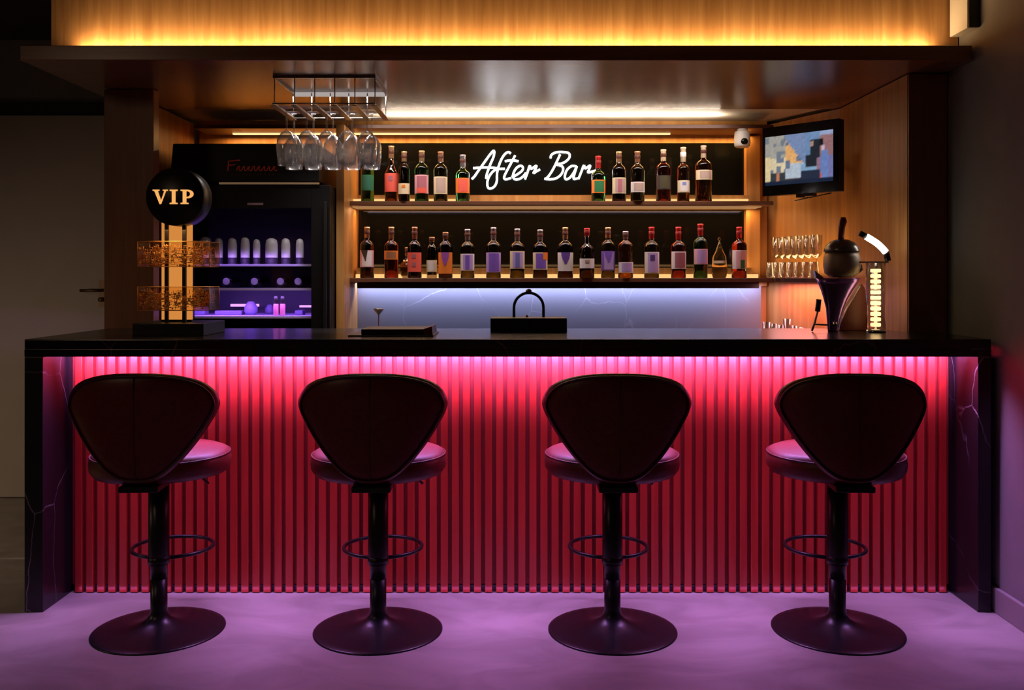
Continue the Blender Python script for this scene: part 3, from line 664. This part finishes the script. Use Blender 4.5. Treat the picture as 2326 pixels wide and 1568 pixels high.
gt = None
for i, (px, py) in enumerate([(1757, 735), (1773, 739), (1790, 742), (1806, 728), (1822, 744), (1838, 748)]):
    p = at(px, py, 5.05)
    if gt is None: gt = MB().lathe([(0, 0), (.020, 0), (.022, .002), (.024, p[2]-.90), (.0228, p[2]-.90), (.020, .01), (0, .008)], n=16).build('tumbler', M['glass'], None); g_ = gt; hh = p[2]-.90
    else: g_ = gt.copy(); C.objects.link(g_)
    g_.location = (p[0], 5.19, .901); g_.scale = (1, 1, (p[2]-.90)/hh)
    tag(g_, 'low clear glass by the pink-lit panel, number seen from left: '+['first', 'second', 'third', 'tallest fourth', 'fifth', 'sixth beside the lever'][i], 'glass', 'glasses below the corner shelf')

# ------------------------------------------------------------------ lever juicer
YJ = 4.33
ju = thing('lever_juicer', (X(1895, YJ), YJ, HC), 'tall chrome lever juicer with domed bowl and dark red handle on the bar', 'juicer')
def J(px, py, Y=YJ): return at(px, py, Y)
sJ = YJ/F
hx_ = X(1892, YJ)
# flaring horn stand
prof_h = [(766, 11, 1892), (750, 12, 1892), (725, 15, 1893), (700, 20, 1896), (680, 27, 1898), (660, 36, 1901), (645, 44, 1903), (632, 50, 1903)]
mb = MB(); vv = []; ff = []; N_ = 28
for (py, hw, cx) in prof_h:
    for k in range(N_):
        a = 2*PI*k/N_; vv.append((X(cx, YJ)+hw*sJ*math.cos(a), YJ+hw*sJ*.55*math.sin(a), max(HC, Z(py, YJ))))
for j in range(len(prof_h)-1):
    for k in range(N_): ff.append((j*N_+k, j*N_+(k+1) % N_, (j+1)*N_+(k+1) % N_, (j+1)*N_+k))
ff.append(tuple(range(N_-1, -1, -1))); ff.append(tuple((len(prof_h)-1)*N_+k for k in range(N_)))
mb._new(vv, ff, True); mb.build('horn_stand', mat('violet_reflection_chrome', (.50, .28, .92), .22, metal=.85), ju)  # purple reflections are put into the chrome's base colour
MB().prism([(J(1848, 614)[0], J(1848, 614)[2]), (J(1866, 628)[0], J(1866, 628)[2]), (J(1872, 634)[0], J(1872, 634)[2]), (J(1852, 632)[0], J(1852, 632)[2])], YJ-.015, YJ+.015).build('spout', M['steel'], ju, .003)
bc_ = X(1912, YJ); zB = Z(632, YJ)
MB().lathe([(0, 0), (.050, .002), (.075, .020), (.082, .055), (.080, .095), (.072, .118), (.070, .118), (.078, .095), (.080, .055), (.073, .022), (0, .006)], (bc_, YJ, zB+.001), 32).build('bowl', mat('satin_bowl', (.42, .33, .26), .5, metal=.5), ju)
MB().lathe([(.078, 0), (.080, .004), (.074, .024), (.055, .044), (.028, .056), (0, .058), (0, .054), (.05, .038), (.07, .018)], (bc_, YJ, zB+.120), 32).build('dome_lid', mat('grey_dome', (.22, .20, .18), .28, metal=.7), ju)
MB().tube(smooth_path([(bc_-.004, YJ, zB+.172), (bc_-.002, YJ, zB+.215), (bc_+.002, YJ, zB+.250), (bc_+.008, YJ, zB+.270)], 4), [.013]*8+[.015]*3+[.017, .016][:2], 14).build('handle', M['maroonwood'], ju) if False else MB().tube([(bc_-.004, YJ, zB+.170), (bc_-.003, YJ, zB+.200), (bc_, YJ, zB+.235), (bc_+.006, YJ, zB+.262), (bc_+.008, YJ, zB+.278)], [.013, .014, .015, .018, .010], 14).build('handle', M['maroonwood'], ju)
a_, b2_ = J(1846, 748), J(1885, 737)
MB().tube([J(1844, 752, YJ), J(1850, 735), J(1856, 712), J(1860, 700)], .005, 10).tube([J(1850, 737), (hx_, YJ, Z(739, YJ))], .004, 8).build('side_arm', M['steel'], ju)
MB().tube([J(1857, 708), J(1860, 680)], .012, 12).build('arm_grip', M['black'], ju)
MB().ball((X(1892, YJ), YJ-.030, Z(735, YJ)), .010).build('drain_knob', M['chrome'], ju)
MB().tube([(bc_+.075, YJ, zB+.030), (X(1956, YJ), YJ, Z(613, YJ)), (X(1950, YJ), YJ, Z(600, YJ))], .009, 10).ball((X(1950, YJ), YJ, Z(606, YJ)), .017).build('hinge', M['black'], ju)
# maroon body beside it
mp_ = thing('wooden_stand', (X(1935, 4.42), 4.42, HC), 'dark red curved-edge wooden stand between the juicer and glowing lamp', 'stand')
pts = [(1902, 768), (1904, 745), (1910, 722), (1920, 700), (1932, 680), (1944, 660), (1954, 645), (1960, 652), (1966, 668), (1967, 768)]
MB().prism([(X(a, 4.42), max(HC, Z(b2, 4.42))) for a, b2 in pts], 4.40, 4.45).build('body_panel', M['maroonwood'], mp_, .003)
MB().tube([(X(a, 4.42), 4.398, max(HC+.003, Z(b2, 4.42))) for a, b2 in pts[1:7]], .003, 6).build('metal_edge', M['chrome'], mp_)

# ------------------------------------------------------------------ glowing column lamp
YL = 4.28
lp = thing('column_lamp', (X(1990, YL), YL, HC), 'glowing glass column lamp with curved white tube at the bar end', 'lamp')
lx_ = X(1989, YL)
MB().lathe([(0, 0), (.045, 0), (.045, .010), (.04, .014), (0, .014)], (lx_, YL, HC), 28).build('base', M['chrome'], lp)
zlo, zhi = HC+.014, Z(598, YL)
MB().lathe([(.043, zlo), (.043, zhi), (.0415, zhi), (.0415, zlo)], (lx_, YL, 0), 32, closed=True).build('glass_tube', M['glass'], lp)
for i in range(11):
    z_ = zlo+.012+(Z(610, YL)-zlo-.03)*i/10
    MB().lathe([(0, 0), (.020, 0), (.0225, .003), (.0225, .013), (.020, .016), (0, .016)], (lx_, YL, z_), 18).build('light_ring', M['lampwarm'], lp)
MB().tube([(lx_, YL, zlo), (lx_, YL, zhi)], .008, 8).build('core', M['chrome'], lp)
MB().box(X(1925, YL), X(2018, YL), YL-.004, YL+.004, zhi+.0005, zhi+.008).ball((X(1927, YL), YL, zhi+.004), .010).build('top_bar', M['chrome'], lp)
MB().tube([(X(2013, YL), YL, zhi+.004), (X(2015, YL), YL, Z(592, YL))], .005, 8).build('arm', M['blackmetal'], lp)
arc = [J(1968, 538, YL), J(1980, 545, YL), J(1992, 553, YL), J(2003, 563, YL), J(2012, 573, YL)]
MB().tube(smooth_path(arc, 4), .0145, 14).build('light_tube', M['lampwhite'], lp)
MB().tube([J(1953, 530, YL), J(1967, 537, YL)], .013, 12).build('end_cap', M['blackmetal'], lp)
MB().tube([J(2013, 574, YL), J(2017, 593, YL)], .014, 12).build('end_cap', M['blackmetal'], lp)

# ------------------------------------------------------------------ drinks fridge
fx0, fx1, FY = X(385, 5.05), -.972, 5.05
fr = thing('drinks_fridge', ((fx0+fx1)/2, 5.35, 0), 'tall black glass-door drinks fridge with purple light left of the shelves', 'fridge')
ztf = Z(328, FY); zdoor = Z(420, FY)
gx0, gx1, gz1, gz0 = X(437, FY), X(707, FY), Z(474, FY), .35
MB().box(fx0, fx0+.03, 5.09, 5.64, .05, zdoor).box(fx1-.03, fx1, 5.09, 5.64, .05, zdoor).box(fx0+.03, fx1-.03, 5.61, 5.64, .05, zdoor).box(fx0+.03, fx1-.03, 5.09, 5.61, .05, .12).build('cabinet', M['fridge_black'], fr, .004)
MB().prism([(fx0+.01, zdoor+.012), (fx1-.05, zdoor+.012), (fx1-.055, ztf), (X(397, FY), ztf)], 5.02, 5.60).build('header', M['fridge_black'], fr, .006)
MB().box(X(500, FY), X(726, FY), 5.03, 5.045, zdoor+.002, zdoor+.011).build('trim_strip', mat('brass_glint', (.45, .33, .18), .35, emit=(1, .6, .3), es=.10), fr)  # reflected light on the trim is put in as faint emission
dr_ = MB().box(fx0, gx0, FY, 5.085, .05, zdoor).box(gx1, fx1, FY, 5.085, .05, zdoor).box(gx0, gx1, FY, 5.085, gz1, zdoor).box(gx0, gx1, FY, 5.085, .05, gz0).build('door', M['fridge_black'], fr, .004)
MB().box(gx0, gx1, 5.062, 5.068, gz0, gz1).build('glass_pane', M['pane'], dr_)
MB().box(fx1-.028, fx1-.012, 5.015, 5.035, .8, 1.75).build('handle', M['blackmetal'], dr_, .004)
MB().box(X(562, FY), X(598, FY), 5.047, 5.0498, Z(466, FY), Z(461, FY)).build('display', paint((.35, .22, .25)), dr_)
MB().box(fx0+.031, fx1-.031, 5.60, 5.609, .121, zdoor-.01).build('back_lining', M['fridge_in'], fr)
YI = 5.25
for py in (600, 655, 719, 760):
    MB().box(fx0+.031, fx1-.031, 5.13, 5.598, Z(py, 5.10)-.012, Z(py, 5.10)).build('wire_shelf', M['fridge_shelf'], fr)
MB().box(X(493, YI), X(560, YI), 5.50, 5.515, Z(700, YI), Z(694, YI)).build('light_strip', M['led_purple'], fr)
MB().box(X(657, YI), X(692, YI), 5.50, 5.515, Z(702, YI), Z(697, YI)).build('light_strip', M['led_purple'], fr)
area('fridge_led', (X(570, YI), 5.14, Z(660, 5.14)-.015), (.62, .03), 2.4, (.45, .20, 1), (math.radians(25), 0, 0))
area('fridge_led_mid', (X(570, YI), 5.13, Z(605, 5.13)-.02), (.60, .02), .16, (.45, .22, 1), (math.radians(10), 0, 0))
area('fridge_led_upper', (X(570, YI), 5.095, Z(590, 5.11)), (.60, .03), .22, (.48, .24, 1), (math.radians(90), 0, 0), 100)
# red script and small line on the header
MB_ = MB(); rs = random.Random(3)
def hs(px, py): return (X(px, 5.014), 5.016, Z(py, 5.014))
MB_.tube([hs(517, 388), hs(519, 366), hs(545, 364)], .0035, 6).tube([hs(518, 376), hs(534, 374)], .003, 6)
MB_.build('lettering', M['redsign'], fr)
for i in range(8):
    x = 537+i*11.5; mb = MB()
    mb.tube(smooth_path([hs(x, 387), hs(x+3, 379+rs.random()*2), hs(x+7, 378), hs(x+4+rs.random()*3, 385), hs(x+9, 388), hs(x+11.5, 386)], 3), .0026, 6)
    mb.build('lettering', M['redsign'], fr)
for i in range(12):
    x = 525+i*8.3; MB().tube([hs(x, 399), hs(x+2, 395), hs(x+5, 398)], .0016, 5).build('small_lettering', M['dimgold'], fr)
# things inside the fridge (each stands on a wire shelf)
jn = ['behind the gold band', 'second of the row', 'third of the row', 'tallest-looking fourth', 'narrow fifth', 'widest sixth', 'seventh', 'dim last one at the right']
for i, (cx, hw, tp) in enumerate([(467, 13, 537), (497, 9, 540), (528, 10, 540), (557, 10, 538), (583, 8, 543), (617, 14, 541), (649, 10, 541), (681, 9, 542)]):
    Yj = 5.17; s = Yj/F; r = hw*s; zs_ = Z(600, 5.10)
    h = Z(tp, Yj)-zs_
    t_ = thing('jar_bottle', (X(cx, Yj), Yj, zs_), 'pale purple-lit jar in the fridge row, '+jn[i], 'bottle', 'jars on the fridge shelf'); ORG[t_.name] = Vector((0, 0, 0))
    MB().lathe([(0, 0), (r*.85, 0), (r, .004), (r, .03), (r, h*.75), (r*.85, h*.92), (r*.45, h*.985), (0, h)], n=20).build('jar', M['pale'], t_)
    MB().lathe([(r*1.02, .002), (r*1.03, .034), (r*1.0, .036)], n=20).build('sleeve', paint((.03, .02, .05)), t_)
for i, (cx, py) in enumerate([(514, 630), (578, 630), (637, 631), (677, 632)]):
    Yj = 5.20; zs_ = Z(655, 5.10); r = 8*Yj/F
    p = at(cx, py, Yj)
    t_ = thing('round_bottle', (p[0], Yj, zs_), 'dark lying bottle end, round pale face, %s of four in the fridge' % ['first', 'second', 'third', 'fourth'][i], 'bottle', 'bottles lying on the fridge shelf'); ORG[t_.name] = Vector((0, 0, 0))
    MB().lathe([(0, 0), (.024, 0), (.035, .02), (.036, .18), (.02, .22), (0, .22)], (0, -.0, .0365), 20, axis='Y').build('bottle_body', G['dark'], t_)
    MB().lathe([(0, -.002), (r, -.002), (r, .0), (0, .0)], (0, -.001, .0365), 18, axis='Y').build('end_face', M['pale'], t_)
zs_ = Z(719, 5.10)
for i, cx in enumerate((627, 642)):
    t_ = thing('drink_can', (X(cx, 5.18), 5.18, zs_), 'slim pink drink can on the bottom fridge shelf, '+('left of the pair' if i == 0 else 'right of the pair'), 'can', 'pink cans in the fridge'); ORG[t_.name] = Vector((0, 0, 0))
    MB().lathe([(0, 0), (.012, 0), (.0145, .005), (.0145, .060), (.0125, .065), (0, .065)], n=18).build('can_body', M['pinkcan'], t_)
    MB().lathe([(0, .0652), (.0125, .0652), (.0125, .105), (.008, .11), (0, .11)], n=18).build('can_top', M['black'], t_)
for i, (cx, w_, h_, lab) in enumerate([(455, .030, .045, 'small pale box in the fridge corner beside the VIP lamp base'), (520, .075, .024, 'wide frosted purple carton under the fridge light strip'), (680, .022, .026, 'small pale carton at the right of the bottom fridge shelf')]):
    o = MB().box(X(cx, 5.3)-w_, X(cx, 5.3)+w_, 5.28, 5.36, zs_, zs_+h_).build('carton', M['frost'], None, .006, loc=(X(cx, 5.3), 5.32, zs_)); tag(o, lab, 'carton')
for i, (cx, r, lab) in enumerate([(570, .036, 'large frosted round jar in the middle of the bottom fridge shelf'), (600, .026, 'smaller frosted jar left of the pink cans')]):
    o = MB().lathe([(0, 0), (r*.7, 0), (r, r*.5), (r, r*1.2), (r*.6, r*1.9), (r*.4, r*2.1), (0, r*2.1)], n=24).build('round_jar', M['frost'], None); o.location = (X(cx, 5.3), 5.3+i*.12, zs_); tag(o, lab, 'jar')

# ------------------------------------------------------------------ bar stools
def back_outline(th):
    # half widths and heights from the silhouette, interpolated on a closed loop (x, z) with z up
    return None
prof_b = [(0, .406), (.075, .404), (.150, .393), (.215, .370), (.255, .335), (.272, .295), (.268, .262), (.245, .215), (.205, .150), (.158, .088), (.110, .038), (.070, .012), (.035, .002), (0, 0)]
def loop_outline():
    right = smooth_path([(x, 0, z) for x, z in prof_b], 4); pts = [(p.x, p.z) for p in right]
    left = [(-x, z) for x, z in pts[-2:0:-1]]
    return pts+left
OUT = loop_outline(); CZ = .22
def backrest_pt(x, z, off):
    # curved shell: wraps forward (+y) at the sides, leans back at the top
    y = -.245+1.15*x*x-.05*(z-.2)+off
    return (x, y, .613+z*.975)
def make_stool():
    root = thing('bar_stool', (0, 0, 0), '', 'stool', 'bar stools along the counter')
    # seat cushion
    MB().lathe([(0, .594), (.20, .594), (.243, .602), (.257, .622), (.260, .648), (.256, .668), (.246, .682), (.225, .690), (.12, .697), (0, .698)], (0, .03, 0), 56).build('seat', M['leather'], root)
    MB().tube([(.255*math.cos(a), .03+.255*math.sin(a), .672) for a in [2*PI*i/56 for i in range(56)]], .004, 8, close=True).build('seat_piping', M['leather_seam'], root)
    # backrest pillow
    n = len(OUT); us = [0, .25, .5, .7, .84, .93, .98, 1.0]; T = .030
    mb = MB(); vv = []; ff = []
    def ring(u, side):
        t = T*(1-u**6)**.5 if u < 1 else 0
        return [backrest_pt(x*u, CZ+(z-CZ)*u, side*t) for x, z in OUT]
    seq = [(u, -1) for u in us[1:]]+[(u, 1) for u in us[-2:0:-1]]
    for u, sd in seq: vv += ring(u, sd)
    c0_, c1_ = len(vv), len(vv)+1; vv += [backrest_pt(0, CZ, -T), backrest_pt(0, CZ, T)]
    for j in range(len(seq)-1):
        for k in range(n): ff.append((j*n+k, j*n+(k+1) % n, (j+1)*n+(k+1) % n, (j+1)*n+k))
    L = len(seq)-1
    for k in range(n): ff += [(c0_, (k+1) % n, k), (c1_, L*n+k, L*n+(k+1) % n)]
    mb._new(vv, ff, True); bk = mb.build('backrest', M['leather'], root)
    MB().tube([backrest_pt(x*.945, CZ+(z-CZ)*.945, -.021) for x, z in OUT], .0042, 8, close=True).build('piping', M['leather_seam'], bk)
    MB().tube([backrest_pt(0, z, -.0295 if .04 < z < .38 else -.024) for z in [.012+.378*i/16 for i in range(17)]], .0016, 6).build('seam', M['leather_seam'], bk)
    MB().box(-.070, .070, -.235, .05, .578, .600).build('bracket', M['blackmetal'], root, .004)
    MB().lathe([(0, .578), (.0385, .578), (.0385, .275), (.036, .262), (.0315, .245), (.0315, .20), (0, .20)], (0, 0, 0), 28).build('outer_column', M['blackmetal'], root)
    MB().lathe([(0, .2), (.031, .2), (.031, .085), (.034, .065), (.045, .048), (.070, .033), (.11, .020), (.16, .013), (.215, .008), (.240, .006), (.246, .003), (.246, 0), (0, 0)], n=56).build('base', M['blackmetal'], root)
    MB().tube([(.155*math.cos(a), .175+.150*math.sin(a), .270) for a in [2*PI*i/48 for i in range(48)]], .0075, 10, close=True).build('footrest', M['blackmetal'], root)
    MB().lathe([(.0376, .255), (.0405, .256), (.0405, .284), (.0376, .285)], (0, 0, 0), 24).build('collar', M['blackmetal'], root)
    MB().tube([(.05, .06, .587), (.12, .08, .582), (.165, .085, .54)], .005, 8).build('lever', M['blackmetal'], root)
    return root
stool = make_stool()
lab = ['maroon leather bar stool at the left end below the VIP lamp', 'maroon leather bar stool, second from left, in front of the menu folders', 'maroon leather bar stool, third from left, just right of the handled box', 'maroon leather bar stool at the right end below the juicer and lamp']
for i, (px, rz) in enumerate([(361, .05), (859, .03), (1391, -.01), (1902, -.06)]):
    o = stool if i == 0 else copy_tree(stool)
    o.location = (X(px, 3.62), 3.62, 0); o.rotation_euler = (0, 0, rz); o['label'] = lab[i]
